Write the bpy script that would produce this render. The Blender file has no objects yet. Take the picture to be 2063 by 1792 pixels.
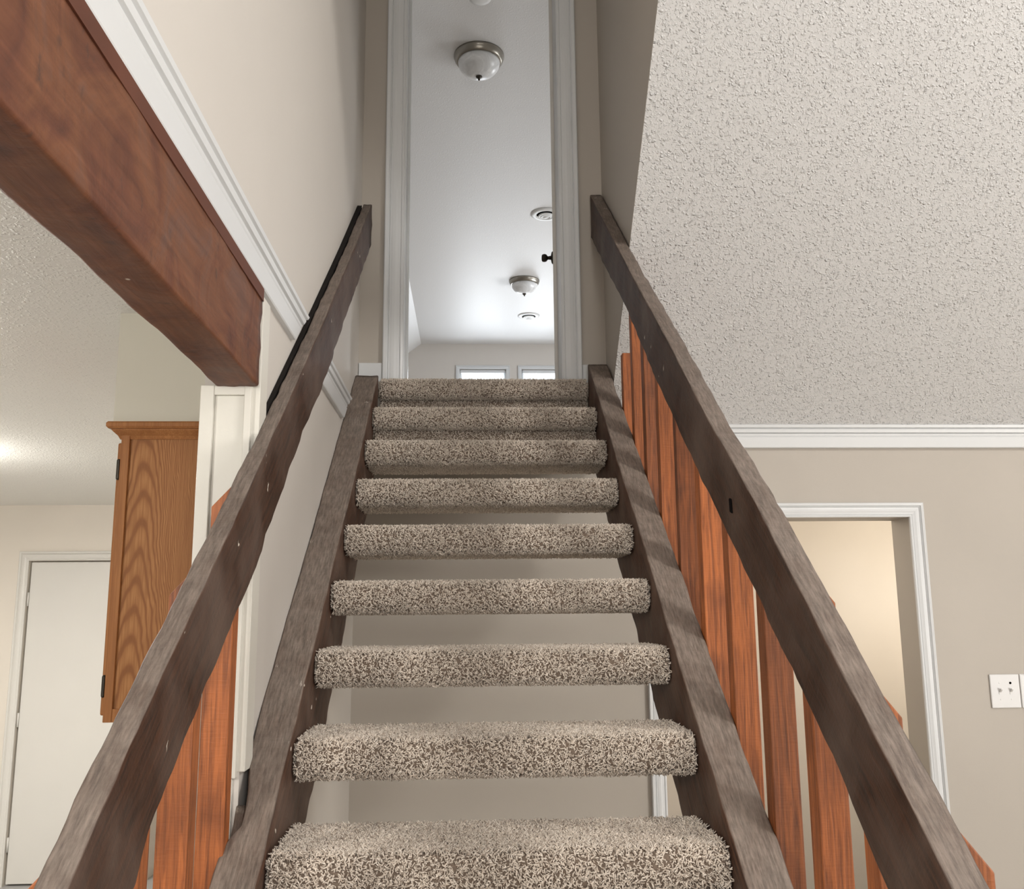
import bpy, bmesh, math, random
import numpy as np
from mathutils import Vector, Matrix, noise

random.seed(5)
S = bpy.context.scene
COL = S.collection
UF_ = 1.697 + 0.878
EYE = 1.697                      # eye height above the lower floor (floor is z = 0)

# ------------------------------------------------------------------ camera
cam_d = bpy.data.cameras.new('camera')
cam_d.sensor_fit = 'HORIZONTAL'
cam_d.sensor_width = 36.0
cam_d.lens = 36.0 * 1855.96 / 2063.0
cam_d.clip_start = 0.05
cam = bpy.data.objects.new('camera', cam_d)
COL.objects.link(cam)
PITCH, YAW, ROLL = 0.17853, -0.04562, -0.00872
fwd = Vector((-math.sin(YAW) * math.cos(PITCH), math.cos(YAW) * math.cos(PITCH), math.sin(PITCH)))
r0 = Vector((math.cos(YAW), math.sin(YAW), 0))
u0 = r0.cross(fwd)
rt = r0 * math.cos(ROLL) + u0 * math.sin(ROLL)
up = u0 * math.cos(ROLL) - r0 * math.sin(ROLL)
M = Matrix((rt, up, -fwd)).transposed().to_4x4()
M.translation = (0, 0, EYE)
cam.matrix_world = M
S.camera = cam

# ------------------------------------------------------------------ world, exposure
w = bpy.data.worlds.new('daylight')
S.world = w
w.use_nodes = True
w.node_tree.nodes['Background'].inputs[0].default_value = (0.82, 0.91, 1.0, 1)
w.node_tree.nodes['Background'].inputs[1].default_value = 2.2
S.view_settings.view_transform = 'Standard'
S.view_settings.look = 'None'
S.view_settings.gamma = 1.0
S.view_settings.use_curve_mapping = False
S.view_settings.exposure = 0.14

# ------------------------------------------------------------------ lights
def lamp(name, kind, loc, power, color, size=0.15, size_y=None, rot=None):
    d = bpy.data.lights.new(name, kind)
    d.energy = power
    d.color = color
    if kind == 'AREA':
        d.size = size
        if size_y:
            d.shape = 'RECTANGLE'
            d.size_y = size_y
    else:
        d.shadow_soft_size = size
    o = bpy.data.objects.new(name, d)
    o.location = loc
    if rot:
        o.rotation_euler = rot
    COL.objects.link(o)
    return o

NEUTRAL = (1.0, 0.965, 0.92)
lamp('room_lamp_light', 'POINT', (3.0, 0.5, EYE + 2.3), 152, NEUTRAL, 0.24)
lamp('entry_fill_light', 'POINT', (0.35, -0.9, 2.15), 82, (1.0, 0.975, 0.94), 0.25)  # added fill near the camera for the lower treads, no fixture there
lamp('side_fill_light', 'AREA', (5.4, -1.2, 1.35), 190, (1.0, 0.98, 0.95), 2.0, 1.6, (math.radians(90), 0, math.radians(65)))  # added fill from the right, no window is built there
lamp('kitchen_lamp_light', 'AREA', (-2.50, 4.05, 2.27), 50, (1.0, 0.965, 0.90), 0.34)
lamp('kitchen_near_fill_light', 'POINT', (-1.7, -0.5, 2.15), 82, (1.0, 0.965, 0.90), 0.15)  # unseen fill added to brighten the lower treads and the soffit
lamp('hall_lamp_light', 'POINT', (2.42, 4.0, 1.75), 15, (1.0, 0.94, 0.85), 0.12)
lamp('hall_jamb_fill_light', 'POINT', (0.5, 4.2, 2.15), 13, (1.0, 0.92, 0.82), 0.12)  # small extra light added to lift the doorway jamb
for wx in (0.155, 0.93):
    lamp('window_daylight', 'AREA', (wx, 11.55, EYE + 2.45), 32, (0.88, 0.94, 1.0), 0.62, 1.2, (math.radians(-90), 0, 0))
lamp('upstairs_side_fill_light', 'AREA', (3.2, 8.6, UF_ + 1.0), 90, (0.94, 0.97, 1.0), 1.6, 1.0, (math.radians(90), 0, math.radians(90)))  # added fill for the upstairs ceiling, that wall has no window
lamp('upstairs_near_fill_light', 'AREA', (3.2, 5.4, UF_ + 1.0), 36, (0.96, 0.98, 1.0), 1.2, 1.0, (math.radians(90), 0, math.radians(90)))  # second added fill, lifts the near end of the upstairs ceiling

# ------------------------------------------------------------------ materials
def mat(name):
    m = bpy.data.materials.new(name)
    m.use_nodes = True
    nt = m.node_tree
    return m, nt, nt.nodes['Principled BSDF']

def N(nt, t, **kw):
    n = nt.nodes.new(t)
    for k, v in kw.items():
        if k in n.bl_rna.properties:
            setattr(n, k, v)
        else:
            n.inputs[k].default_value = v
    return n

def coords(nt, rotx=0.0, scale=(1, 1, 1)):
    tc = N(nt, 'ShaderNodeTexCoord')
    out = tc.outputs['Object']
    if rotx:
        a = N(nt, 'ShaderNodeMapping')
        a.inputs['Rotation'].default_value = (rotx, 0, 0)
        nt.links.new(out, a.inputs[0])
        out = a.outputs[0]
    b = N(nt, 'ShaderNodeMapping')
    b.inputs['Scale'].default_value = scale
    nt.links.new(out, b.inputs[0])
    return b.outputs[0]

def ntex(nt, vec, scale, detail=4, rough=0.55, dist=0.0):
    n = N(nt, 'ShaderNodeTexNoise', Scale=scale, Detail=detail, Roughness=rough, Distortion=dist)
    if vec is not None:
        nt.links.new(vec, n.inputs['Vector'])
    return n.outputs['Fac']

def ramp(nt, fac, stops):
    r = N(nt, 'ShaderNodeValToRGB')
    e = r.color_ramp.elements
    while len(e) < len(stops):
        e.new(0.5)
    for el, (p, c) in zip(e, stops):
        el.position = p
        el.color = (*c, 1) if len(c) == 3 else c
    nt.links.new(fac, r.inputs[0])
    return r.outputs[0]

def mixc(nt, fac, a, b, mode='MIX'):
    m = N(nt, 'ShaderNodeMixRGB', blend_type=mode)
    for i, v in ((0, fac), (1, a), (2, b)):
        if hasattr(v, 'is_linked'):
            nt.links.new(v, m.inputs[i])
        elif i == 0:
            m.inputs[0].default_value = v
        else:
            m.inputs[i].default_value = (*v, 1)
    return m.outputs[0]

def bump(nt, h, strength, dist, prev=None):
    b = N(nt, 'ShaderNodeBump')
    b.inputs['Strength'].default_value = strength
    b.inputs['Distance'].default_value = dist
    nt.links.new(h, b.inputs['Height'])
    if prev is not None:
        nt.links.new(prev, b.inputs['Normal'])
    return b.outputs[0]

def paint(name, col, rough=0.6, bscale=180, bstr=0.08):
    m, nt, p = mat(name)
    v = coords(nt)
    f = ntex(nt, v, 3.0, 3)
    c = mixc(nt, f, [x * 0.97 for x in col], [min(1, x * 1.03) for x in col])
    nt.links.new(c, p.inputs['Base Color'])
    p.inputs['Roughness'].default_value = rough
    if bstr:
        nt.links.new(bump(nt, ntex(nt, v, bscale, 3), bstr, 0.002), p.inputs['Normal'])
    return m

def textured_ceiling(name, col, scale=75, strength=0.8, dist=0.004):
    """Sprayed splatter texture: scattered raised droplets of uneven size, some run together."""
    m, nt, p = mat(name)
    v = coords(nt)
    warp = N(nt, 'ShaderNodeTexNoise', Scale=scale * 0.8, Detail=2.0)
    nt.links.new(v, warp.inputs['Vector'])
    wv = mixc(nt, 0.022, v, warp.outputs['Color'], 'ADD')
    hs = []
    for k, (sc, cut) in enumerate(((scale, 0.12), (scale * 1.8, 0.12))):
        vo = N(nt, 'ShaderNodeTexVoronoi', Scale=sc)
        nt.links.new(wv, vo.inputs['Vector'])
        sx = N(nt, 'ShaderNodeSeparateColor')
        nt.links.new(vo.outputs['Color'], sx.inputs[0])
        drop = ramp(nt, vo.outputs['Distance'], [(0.08, (1, 1, 1)), (0.52, (0, 0, 0))])
        keep = ramp(nt, sx.outputs[0], [(cut, (0, 0, 0)), (1.0, (1, 1, 1))])
        hs.append(mixc(nt, 1.0, drop, keep, 'MULTIPLY'))
    h = mixc(nt, 0.5, hs[0], hs[1], 'ADD')
    h = mixc(nt, 0.05, h, ntex(nt, v, scale * 3.0, 2), 'ADD')
    p.inputs['Base Color'].default_value = (*col, 1)
    p.inputs['Roughness'].default_value = 0.5
    p.inputs['Specular IOR Level'].default_value = 0.4
    nt.links.new(bump(nt, h, strength, dist), p.inputs['Normal'])
    return m

def old_wood(name, dark, mid, grey, rotx, greyness=0.75, rough=0.55, specks=True, sawscale=90):
    """Old dark rough-sawn timber: long grain, saw kerfs, greyer upward faces, paint specks."""
    m, nt, p = mat(name)
    v = coords(nt, rotx, (120, 7, 120))
    g = ntex(nt, v, 1.0, 8, 0.6, 0.6)
    v2 = coords(nt, rotx, (1, 1, 1))
    blot = ntex(nt, v2, 5.0, 4)
    c = ramp(nt, g, [(0.30, dark), (0.70, mid)])
    c2 = mixc(nt, ramp(nt, blot, [(0.40, (0, 0, 0)), (0.66, (0.55, 0.55, 0.55))]), c, [0.5 * (a + b) for a, b in zip(mid, grey)])
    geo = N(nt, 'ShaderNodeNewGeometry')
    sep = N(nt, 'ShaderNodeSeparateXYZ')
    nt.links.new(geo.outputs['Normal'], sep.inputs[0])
    up_f = ramp(nt, sep.outputs[2], [(0.45, (0, 0, 0)), (0.78, (greyness, greyness, greyness))])
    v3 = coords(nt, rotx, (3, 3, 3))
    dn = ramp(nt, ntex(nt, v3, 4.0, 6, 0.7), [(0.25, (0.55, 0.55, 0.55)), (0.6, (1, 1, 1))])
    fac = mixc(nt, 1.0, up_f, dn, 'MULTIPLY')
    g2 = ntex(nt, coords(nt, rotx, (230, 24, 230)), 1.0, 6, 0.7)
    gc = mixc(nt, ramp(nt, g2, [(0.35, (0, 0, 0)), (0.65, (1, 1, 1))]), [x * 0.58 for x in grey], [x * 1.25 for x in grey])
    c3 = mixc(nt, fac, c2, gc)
    if specks:
        vo = N(nt, 'ShaderNodeTexVoronoi', Scale=13.0)
        vv = mixc(nt, 0.04, coords(nt), N(nt, 'ShaderNodeTexNoise', Scale=60.0).outputs['Color'], 'ADD')
        nt.links.new(vv, vo.inputs['Vector'])
        sp = ramp(nt, vo.outputs['Distance'], [(0.055, (1, 1, 1)), (0.075, (0, 0, 0))])
        sx = N(nt, 'ShaderNodeSeparateColor')
        nt.links.new(vo.outputs['Color'], sx.inputs[0])
        keep = ramp(nt, sx.outputs[0], [(0.62, (0, 0, 0)), (0.64, (1, 1, 1))])
        c3 = mixc(nt, mixc(nt, 1.0, sp, keep, 'MULTIPLY'), c3, (0.62, 0.56, 0.48))
    nt.links.new(c3, p.inputs['Base Color'])
    p.inputs['Roughness'].default_value = rough
    p.inputs['Specular IOR Level'].default_value = 0.3
    saw = ntex(nt, coords(nt, rotx, (30, sawscale * 2.2, 30)), 1.0, 4, 0.6)
    n1 = bump(nt, g, 0.6, 0.0025)
    n2 = bump(nt, saw, 0.35, 0.0025, n1)
    n3 = bump(nt, g2, 0.4, 0.0015, n2)
    nt.links.new(n3, p.inputs['Normal'])
    return m

def board_wood(name, dark, light, scl=(150, 150, 6.5), rough=0.52, var=0.5):
    m, nt, p = mat(name)
    oi = N(nt, 'ShaderNodeObjectInfo')
    tc = N(nt, 'ShaderNodeTexCoord')
    add = N(nt, 'ShaderNodeVectorMath', operation='ADD')
    nt.links.new(tc.outputs['Object'], add.inputs[0])
    mul = N(nt, 'ShaderNodeMath', operation='MULTIPLY')
    nt.links.new(oi.outputs['Random'], mul.inputs[0])
    mul.inputs[1].default_value = 17.0
    nt.links.new(mul.outputs[0], add.inputs[1])
    mp = N(nt, 'ShaderNodeMapping')
    mp.inputs['Scale'].default_value = scl
    nt.links.new(add.outputs[0], mp.inputs[0])
    g = ntex(nt, mp.outputs[0], 1.0, 8, 0.62, 0.8)
    c = ramp(nt, g, [(0.28, dark), (0.62, light)])
    mp2 = N(nt, 'ShaderNodeMapping')
    mp2.inputs['Scale'].default_value = (7, 7, 5)
    nt.links.new(add.outputs[0], mp2.inputs[0])
    k = ntex(nt, mp2.outputs[0], 1.0, 3)
    c = mixc(nt, ramp(nt, k, [(0.55, (0, 0, 0)), (0.75, (0.8, 0.8, 0.8))]), c, [x * 0.8 for x in dark])
    tone = ramp(nt, oi.outputs['Random'], [(0.0, (1 - var,) * 3), (1.0, (1.0, 1.0, 1.0))])
    c = mixc(nt, 1.0, c, tone, 'MULTIPLY')
    nt.links.new(c, p.inputs['Base Color'])
    p.inputs['Roughness'].default_value = rough
    mp3 = N(nt, 'ShaderNodeMapping')
    mp3.inputs['Scale'].default_value = (30, 30, 260)
    nt.links.new(add.outputs[0], mp3.inputs[0])
    saw = ntex(nt, mp3.outputs[0], 1.0, 3)
    nt.links.new(bump(nt, saw, 0.25, 0.002, bump(nt, g, 0.4, 0.002)), p.inputs['Normal'])
    return m

def oak(name, cathedral):
    m, nt, p = mat(name)
    v = coords(nt, 0, (1, 1, 1))
    if cathedral:
        def mth(op, a, b=None):
            n = N(nt, 'ShaderNodeMath', operation=op)
            for i_, q in enumerate((a, b)):
                if q is None:
                    continue
                if hasattr(q, 'is_linked'):
                    nt.links.new(q, n.inputs[i_])
                else:
                    n.inputs[i_].default_value = q
            return n.outputs[0]
        sp = N(nt, 'ShaderNodeSeparateXYZ')
        nt.links.new(v, sp.inputs[0])
        wob_ = ntex(nt, coords(nt, 0, (16, 16, 4.5)), 1.0, 3)
        dx = mth('ADD', mth('SUBTRACT', sp.outputs[0], -0.093), mth('MULTIPLY', mth('SUBTRACT', wob_, 0.5), 0.045))
        f_ = mth('ADD', sp.outputs[2], mth('MULTIPLY', mth('MULTIPLY', dx, dx), 95.0))
        g = mth('ADD', mth('MULTIPLY', mth('SINE', mth('MULTIPLY', f_, 92.0)), 0.5), 0.5)
        pores = ntex(nt, coords(nt, 0, (330, 330, 9)), 1.0, 3)
        c = ramp(nt, g, [(0.05, (0.22, 0.085, 0.026)), (0.40, (0.33, 0.145, 0.050)), (1.0, (0.38, 0.175, 0.064))])
    else:
        g = ntex(nt, coords(nt, 0, (60, 60, 4)), 1.0, 6, 0.6, 0.5)
        pores = ntex(nt, coords(nt, 0, (330, 330, 9)), 1.0, 3)
        c = ramp(nt, g, [(0.3, (0.27, 0.105, 0.032)), (0.7, (0.39, 0.17, 0.060))])
    c = mixc(nt, ramp(nt, pores, [(0.42, (0.55, 0.55, 0.55)), (0.58, (0, 0, 0))]), c, (0.24, 0.095, 0.03))
    nt.links.new(c, p.inputs['Base Color'])
    p.inputs['Roughness'].default_value = 0.55
    p.inputs['Specular IOR Level'].default_value = 0.25
    nt.links.new(bump(nt, pores, 0.15, 0.001), p.inputs['Normal'])
    return m

def plain(name, col, rough=0.4, metal=0.0, var=0.06, scale=40):
    m, nt, p = mat(name)
    f = ntex(nt, coords(nt), scale, 3)
    c = mixc(nt, f, [x * (1 - var) for x in col], [min(1, x * (1 + var)) for x in col])
    nt.links.new(c, p.inputs['Base Color'])
    p.inputs['Roughness'].default_value = rough
    p.inputs['Metallic'].default_value = metal
    return m

def carpet_mat():
    m, nt, p = mat('taupe_frieze_carpet')
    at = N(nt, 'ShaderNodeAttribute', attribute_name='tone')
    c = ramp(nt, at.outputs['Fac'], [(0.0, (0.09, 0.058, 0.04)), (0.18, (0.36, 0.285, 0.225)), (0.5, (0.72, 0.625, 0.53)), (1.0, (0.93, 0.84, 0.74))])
    patch = ntex(nt, coords(nt), 9.0, 3)
    c = mixc(nt, 1.0, c, ramp(nt, patch, [(0.3, (0.86, 0.86, 0.86)), (0.7, (1, 1, 1))]), 'MULTIPLY')
    nt.links.new(c, p.inputs['Base Color'])
    p.inputs['Roughness'].default_value = 0.85
    p.inputs['Specular IOR Level'].default_value = 0.2
    p.inputs['Sheen Weight'].default_value = 0.15
    return m

def glass_mat():
    m, nt, p = mat('window_glass')
    tr = N(nt, 'ShaderNodeBsdfTransparent')
    gl = N(nt, 'ShaderNodeBsdfGlossy', Roughness=0.02)
    mx = N(nt, 'ShaderNodeMixShader')
    mx.inputs[0].default_value = 0.07
    nt.links.new(tr.outputs[0], mx.inputs[1])
    nt.links.new(gl.outputs[0], mx.inputs[2])
    nt.links.new(mx.outputs[0], nt.nodes['Material Output'].inputs[0])
    return m

def frosted_mat():
    m, nt, p = mat('frosted_glass')
    f = ntex(nt, coords(nt), 9, 3, 0.6, 1.5)
    nt.links.new(mixc(nt, ramp(nt, f, [(0.35, (0, 0, 0)), (0.65, (1, 1, 1))]), (0.66, 0.67, 0.68), (0.86, 0.87, 0.88)), p.inputs['Base Color'])
    p.inputs['Roughness'].default_value = 0.3
    p.inputs['Subsurface Weight'].default_value = 0.25
    p.inputs['Subsurface Radius'].default_value = (0.03, 0.03, 0.03)
    p.inputs['Subsurface Scale'].default_value = 1.0
    return m

def glow_mat():
    m, nt, p = mat('lit_lamp_glass')
    p.inputs['Base Color'].default_value = (0.9, 0.88, 0.84, 1)
    p.inputs['Emission Color'].default_value = (1.0, 0.97, 0.9, 1)
    p.inputs['Emission Strength'].default_value = 110.0
    return m

SLOPE = math.atan(0.752)
WALL = paint('beige_wall_paint', (0.605, 0.57, 0.528), 0.55)
BACKW = paint('greige_back_wall_paint', (0.455, 0.415, 0.366), 0.55)
KWALL = paint('cream_wall_paint', (0.69, 0.635, 0.565), 0.55)
SOFFIT = paint('pale_green_grey_paint', (0.60, 0.575, 0.49), 0.55)
HALLW = paint('hall_wall_paint', (0.68, 0.62, 0.54), 0.5)
WHITE = paint('white_trim_paint', (0.67, 0.685, 0.695), 0.32, 60, 0.02)
OFFW = paint('old_offwhite_trim_paint', (0.66, 0.64, 0.58), 0.40, 90, 0.12)
DOORW = paint('white_door_paint', (0.63, 0.61, 0.575), 0.4, 120, 0.05)
CEIL = textured_ceiling('textured_white_ceiling', (0.645, 0.645, 0.645), 90, 1.0, 0.0045)
KCEIL = textured_ceiling('kitchen_textured_ceiling', (0.80, 0.79, 0.755), 80, 0.7, 0.003)
UCEIL = textured_ceiling('upstairs_textured_ceiling', (0.74, 0.74, 0.74), 80, 0.35, 0.002)
FLOOR = plain('grey_vinyl_floor', (0.38, 0.375, 0.37), 0.35, 0, 0.1, 4)
LFLOOR = plain('living_carpet_floor', (0.55, 0.50, 0.44), 0.9, 0, 0.15, 90)
UFLOOR = plain('upstairs_carpet_floor', (0.42, 0.36, 0.30), 0.9, 0, 0.15, 90)
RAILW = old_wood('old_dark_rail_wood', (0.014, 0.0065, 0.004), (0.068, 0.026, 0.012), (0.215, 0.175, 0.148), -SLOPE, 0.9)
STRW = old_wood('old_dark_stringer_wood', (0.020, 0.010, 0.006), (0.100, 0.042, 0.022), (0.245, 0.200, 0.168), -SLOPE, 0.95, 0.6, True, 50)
def beam_mat():
    m, nt, p = mat('mottled_beam_wood')
    v = coords(nt, 0, (70, 5, 70))
    g = ntex(nt, v, 1.0, 8, 0.65, 0.5)
    big = ntex(nt, coords(nt, 0, (1, 1, 1)), 6.5, 6, 0.62, 0.8)
    c = ramp(nt, big, [(0.28, (0.070, 0.028, 0.019)), (0.42, (0.135, 0.048, 0.026)), (0.56, (0.185, 0.072, 0.034)), (0.74, (0.150, 0.080, 0.062))])
    c = mixc(nt, 1.0, c, ramp(nt, g, [(0.3, (0.62, 0.60, 0.58)), (0.65, (1, 1, 1))]), 'MULTIPLY')
    dk = ntex(nt, coords(nt, 0, (5, 9, 5)), 3.0, 5, 0.7)
    c = mixc(nt, ramp(nt, dk, [(0.60, (0, 0, 0)), (0.72, (0.75, 0.75, 0.75))]), c, (0.040, 0.026, 0.022))
    vo = N(nt, 'ShaderNodeTexVoronoi', Scale=11.0)
    nt.links.new(coords(nt), vo.inputs['Vector'])
    sx = N(nt, 'ShaderNodeSeparateColor')
    nt.links.new(vo.outputs['Color'], sx.inputs[0])
    sp = mixc(nt, 1.0, ramp(nt, vo.outputs['Distance'], [(0.035, (1, 1, 1)), (0.055, (0, 0, 0))]), ramp(nt, sx.outputs[0], [(0.66, (0, 0, 0)), (0.68, (0.9, 0.9, 0.9))]), 'MULTIPLY')
    c = mixc(nt, sp, c, (0.62, 0.55, 0.46))
    nt.links.new(c, p.inputs['Base Color'])
    p.inputs['Roughness'].default_value = 0.58
    p.inputs['Specular IOR Level'].default_value = 0.35
    nt.links.new(bump(nt, g, 0.5, 0.002, bump(nt, big, 0.4, 0.01)), p.inputs['Normal'])
    return m
BEAMW = beam_mat()
BALW = board_wood('red_brown_cedar_board', (0.14, 0.037, 0.009), (0.51, 0.152, 0.039))
SHADEW = plain('dark_red_beam_shade', (0.10, 0.028, 0.012), 0.55, 0, 0.3, 12)  # dark red carries the shade along the beam's top edge
BLACKW = plain('black_gap_strip', (0.012, 0.010, 0.009), 0.9, 0, 0.3, 30)
BLACKW.node_tree.nodes['Principled BSDF'].inputs['Specular IOR Level'].default_value = 0.15
OAKP = oak('oak_panel_veneer', True)
OAKS = oak('oak_solid_trim', False)
CARPET = carpet_mat()
BRONZE = plain('dark_bronze_metal', (0.055, 0.048, 0.04), 0.38, 0.85)
NICKEL = plain('brushed_nickel_metal', (0.30, 0.28, 0.245), 0.33, 0.95)
PLASTIC = plain('white_switch_plastic', (0.66, 0.655, 0.65), 0.35, 0, 0.02)
DARK = plain('dark_gap', (0.006, 0.005, 0.005), 1.0)
DARK.node_tree.nodes['Principled BSDF'].inputs['Specular IOR Level'].default_value = 0.05
GLASS = glass_mat()
FROST = frosted_mat()
GLOW = glow_mat()
VENTW = plain('white_vent_metal', (0.78, 0.79, 0.79), 0.4, 0, 0.02)

# ------------------------------------------------------------------ mesh helpers
class MB:
    def __init__(self):
        self.v, self.f = [], []

    def add(self, verts, faces):
        n = len(self.v)
        self.v += [tuple(p) for p in verts]
        self.f += [tuple(i + n for i in f) for f in faces]
        return self

    def hexa(self, p):
        """8 corners: bottom ring 0-3, top ring 4-7."""
        return self.add(p, [(3, 2, 1, 0), (4, 5, 6, 7), (0, 1, 5, 4), (1, 2, 6, 5), (2, 3, 7, 6), (3, 0, 4, 7)])

    def box(self, x0, x1, y0, y1, z0, z1):
        return self.hexa([(x0, y0, z0), (x1, y0, z0), (x1, y1, z0), (x0, y1, z0),
                          (x0, y0, z1), (x1, y0, z1), (x1, y1, z1), (x0, y1, z1)])

    def loft(self, rings, cap=True, closed=True):
        n = len(rings[0])
        vs = [p for r in rings for p in r]
        fs = []
        for i in range(len(rings) - 1):
            for j in range(n if closed else n - 1):
                k = (j + 1) % n
                fs.append((i * n + j, i * n + k, (i + 1) * n + k, (i + 1) * n + j))
        if cap:
            fs.append(tuple(range(n - 1, -1, -1)))
            fs.append(tuple((len(rings) - 1) * n + j for j in range(n)))
        return self.add(vs, fs)

    def lathe(self, prof, c, seg=40, axis='Z'):
        rings = []
        for r, h in prof:
            ring = []
            for k in range(seg):
                a = 2 * math.pi * k / seg
                d = (r * math.cos(a), r * math.sin(a))
                if axis == 'Z':
                    ring.append((c[0] + d[0], c[1] + d[1], c[2] + h))
                elif axis == 'X':
                    ring.append((c[0] + h, c[1] + d[0], c[2] + d[1]))
                else:
                    ring.append((c[0] + d[0], c[1] + h, c[2] + d[1]))
            rings.append(ring)
        return self.loft(rings)

    def build(self, name, m, parent=None, loc=None, smooth=False, bevel=0.0, matrix=None, label=None, seg=2):
        org = Vector(loc) if loc is not None else (Vector(parent['_org']) if parent is not None and '_org' in parent else Vector((0, 0, 0)))
        me = bpy.data.meshes.new(name)
        vs = [Vector(p) for p in self.v]
        if matrix is not None:
            vs = [matrix @ p for p in vs]
        me.from_pydata([tuple(p - org) for p in vs], [], self.f)
        me.materials.append(m)
        bm = bmesh.new()
        bm.from_mesh(me)
        bmesh.ops.recalc_face_normals(bm, faces=bm.faces)
        bm.to_mesh(me)
        bm.free()
        if smooth:
            for p in me.polygons:
                p.use_smooth = True
        o = bpy.data.objects.new(name, me)
        COL.objects.link(o)
        if parent is not None:
            o.parent = parent
        else:
            o.location = org
        ORG[o.name] = org
        if bevel:
            b = o.modifiers.new('edge', 'BEVEL')
            b.width = bevel
            b.segments = seg
            b.limit_method = 'ANGLE'
            b.angle_limit = math.radians(40)
        if label:
            o['label'] = label
        return o

ORG = {}

def thing(name, label, cat, loc, group=None, kind=None):
    o = bpy.data.objects.new(name, None)
    o.empty_display_size = 0.1
    COL.objects.link(o)
    o.location = loc
    ORG[o.name] = Vector(loc)
    return tag(o, label, cat, group, kind)

def tag(o, label, cat, group=None, kind=None):
    o['label'] = label
    o['category'] = cat
    if group:
        o['group'] = group
    if kind:
        o['kind'] = kind
    return o

def part(mb, name, m, parent, **kw):
    """A mesh whose world-space vertices become a child of parent (origin shared with the thing)."""
    return mb.build(name, m, None, ORG[parent.name], **kw) if parent is None else _child(mb, name, m, parent, **kw)

def _child(mb, name, m, parent, **kw):
    o = mb.build(name, m, None, ORG[parent.name], **kw)
    o.parent = parent
    o.location = (0, 0, 0)
    ORG[o.name] = ORG[parent.name]
    return o

def struct(mb, name, m, **kw):
    o = mb.build(name, m, None, (0, 0, 0), **kw)
    o['kind'] = 'structure'
    return o

def timber(st, r=0.006, amp=0.0025, freq=9.0, seed=0.0, step=0.02, nside=5):
    """Rough-hewn timber: st = stations (y, x0, x1, z0, z1); vertical cross-sections, wavering faces."""
    mb = MB()
    ys = [s[0] for s in st]
    n = max(2, int((ys[-1] - ys[0]) / step))
    rings = []
    for i in range(n + 1):
        y = ys[0] + (ys[-1] - ys[0]) * i / n
        x0, x1, z0, z1 = [float(np.interp(y, ys, [s[k] for s in st])) for k in (1, 2, 3, 4)]
        ring = []
        cs = [(x0 + r, z0 + r, math.pi), (x1 - r, z0 + r, 1.5 * math.pi), (x1 - r, z1 - r, 0.0), (x0 + r, z1 - r, 0.5 * math.pi)]
        for k, (cx, cz, a0) in enumerate(cs):
            for q in range(4):
                a = a0 + q * math.pi / 6
                ring.append((cx + r * math.cos(a), cz + r * math.sin(a), math.cos(a), math.sin(a)))
            cx2, cz2, a2 = cs[(k + 1) % 4]
            ae = a0 + math.pi / 2
            pa = (cx + r * math.cos(ae), cz + r * math.sin(ae))
            pb = (cx2 + r * math.cos(a2), cz2 + r * math.sin(a2))
            for q in range(1, nside):
                t = q / nside
                ring.append((pa[0] + (pb[0] - pa[0]) * t, pa[1] + (pb[1] - pa[1]) * t, math.cos(ae), math.sin(ae)))
        out = []
        for (px, pz, nx, nz) in ring:
            d = amp * (noise.noise(Vector((px * 22 + seed, y * freq, pz * 22))) + 0.5 * noise.noise(Vector((px * 50, y * freq * 4 + seed, pz * 50))))
            out.append((px + nx * d, y, pz + nz * d))
        rings.append(out)
    mb.loft(rings)
    return mb

# profile (distance across the moulding 0..1, proud of the wall) for casing and chair rail
PROF = [(0.0, 0.0), (0.0, 0.010), (0.06, 0.012), (0.12, 0.012), (0.15, 0.009), (0.19, 0.011), (0.30, 0.012), (0.42, 0.014),
        (0.55, 0.014), (0.66, 0.013), (0.70, 0.016), (0.74, 0.013), (0.80, 0.018), (0.95, 0.019), (1.0, 0.016), (1.0, 0.0)]
CROWN = [(0.0, 0.0), (0.0, 0.011), (0.03, 0.013), (0.46, 0.013), (0.49, 0.010), (0.53, 0.012), (0.60, 0.012), (0.63, 0.009),
         (0.66, 0.016), (0.80, 0.017), (0.83, 0.013), (0.87, 0.020), (0.97, 0.021), (1.0, 0.018), (1.0, 0.0)]

def casing(yf, x0, x1, zb, zt, wd, side=-1, depth=1.0):
    """U-shaped mitred casing on a wall face at y = yf around an opening x0..x1, up to zt."""
    mb = MB()
    rings = []
    path = [lambda d: (x0 - d, zb), lambda d: (x0 - d, zt + d), lambda d: (x1 + d, zt + d), lambda d: (x1 + d, zb)]
    for pf in path:
        rings.append([(pf(u * wd)[0], yf + side * h * depth, pf(u * wd)[1]) for u, h in PROF])
    return mb.loft(rings)

# ------------------------------------------------------------------ the setting
def xw(y):                      # plan line of the left wall (a touch off square)
    return -0.4168 - 0.0067 * y

ZC = EYE + 0.734                # kitchen ceiling
YB, YB2 = 3.53, 3.68            # back wall front and rear faces
UF = EYE + 0.878                # upstairs floor
def zr(y):                      # sloped ceiling of the front room
    return EYE + 1.728 - 0.885 * (y - 2.362)
RIDGE = -0.8
WT = 5.02

struct(MB().box(-0.53, 5.6, -5.1, 3.53, -0.10, 0.0).box(0.3, 2.7, 3.53, 4.9, -0.10, 0.0), 'floor', LFLOOR)
struct(MB().box(-5.1, -0.53, -5.1, 7.1, -0.10, 0.0), 'floor_kitchen', FLOOR)
struct(MB().box(-2.6, 3.4, 3.55, 11.4, UF - 0.14, UF), 'floor_upstairs', UFLOOR)

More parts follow.
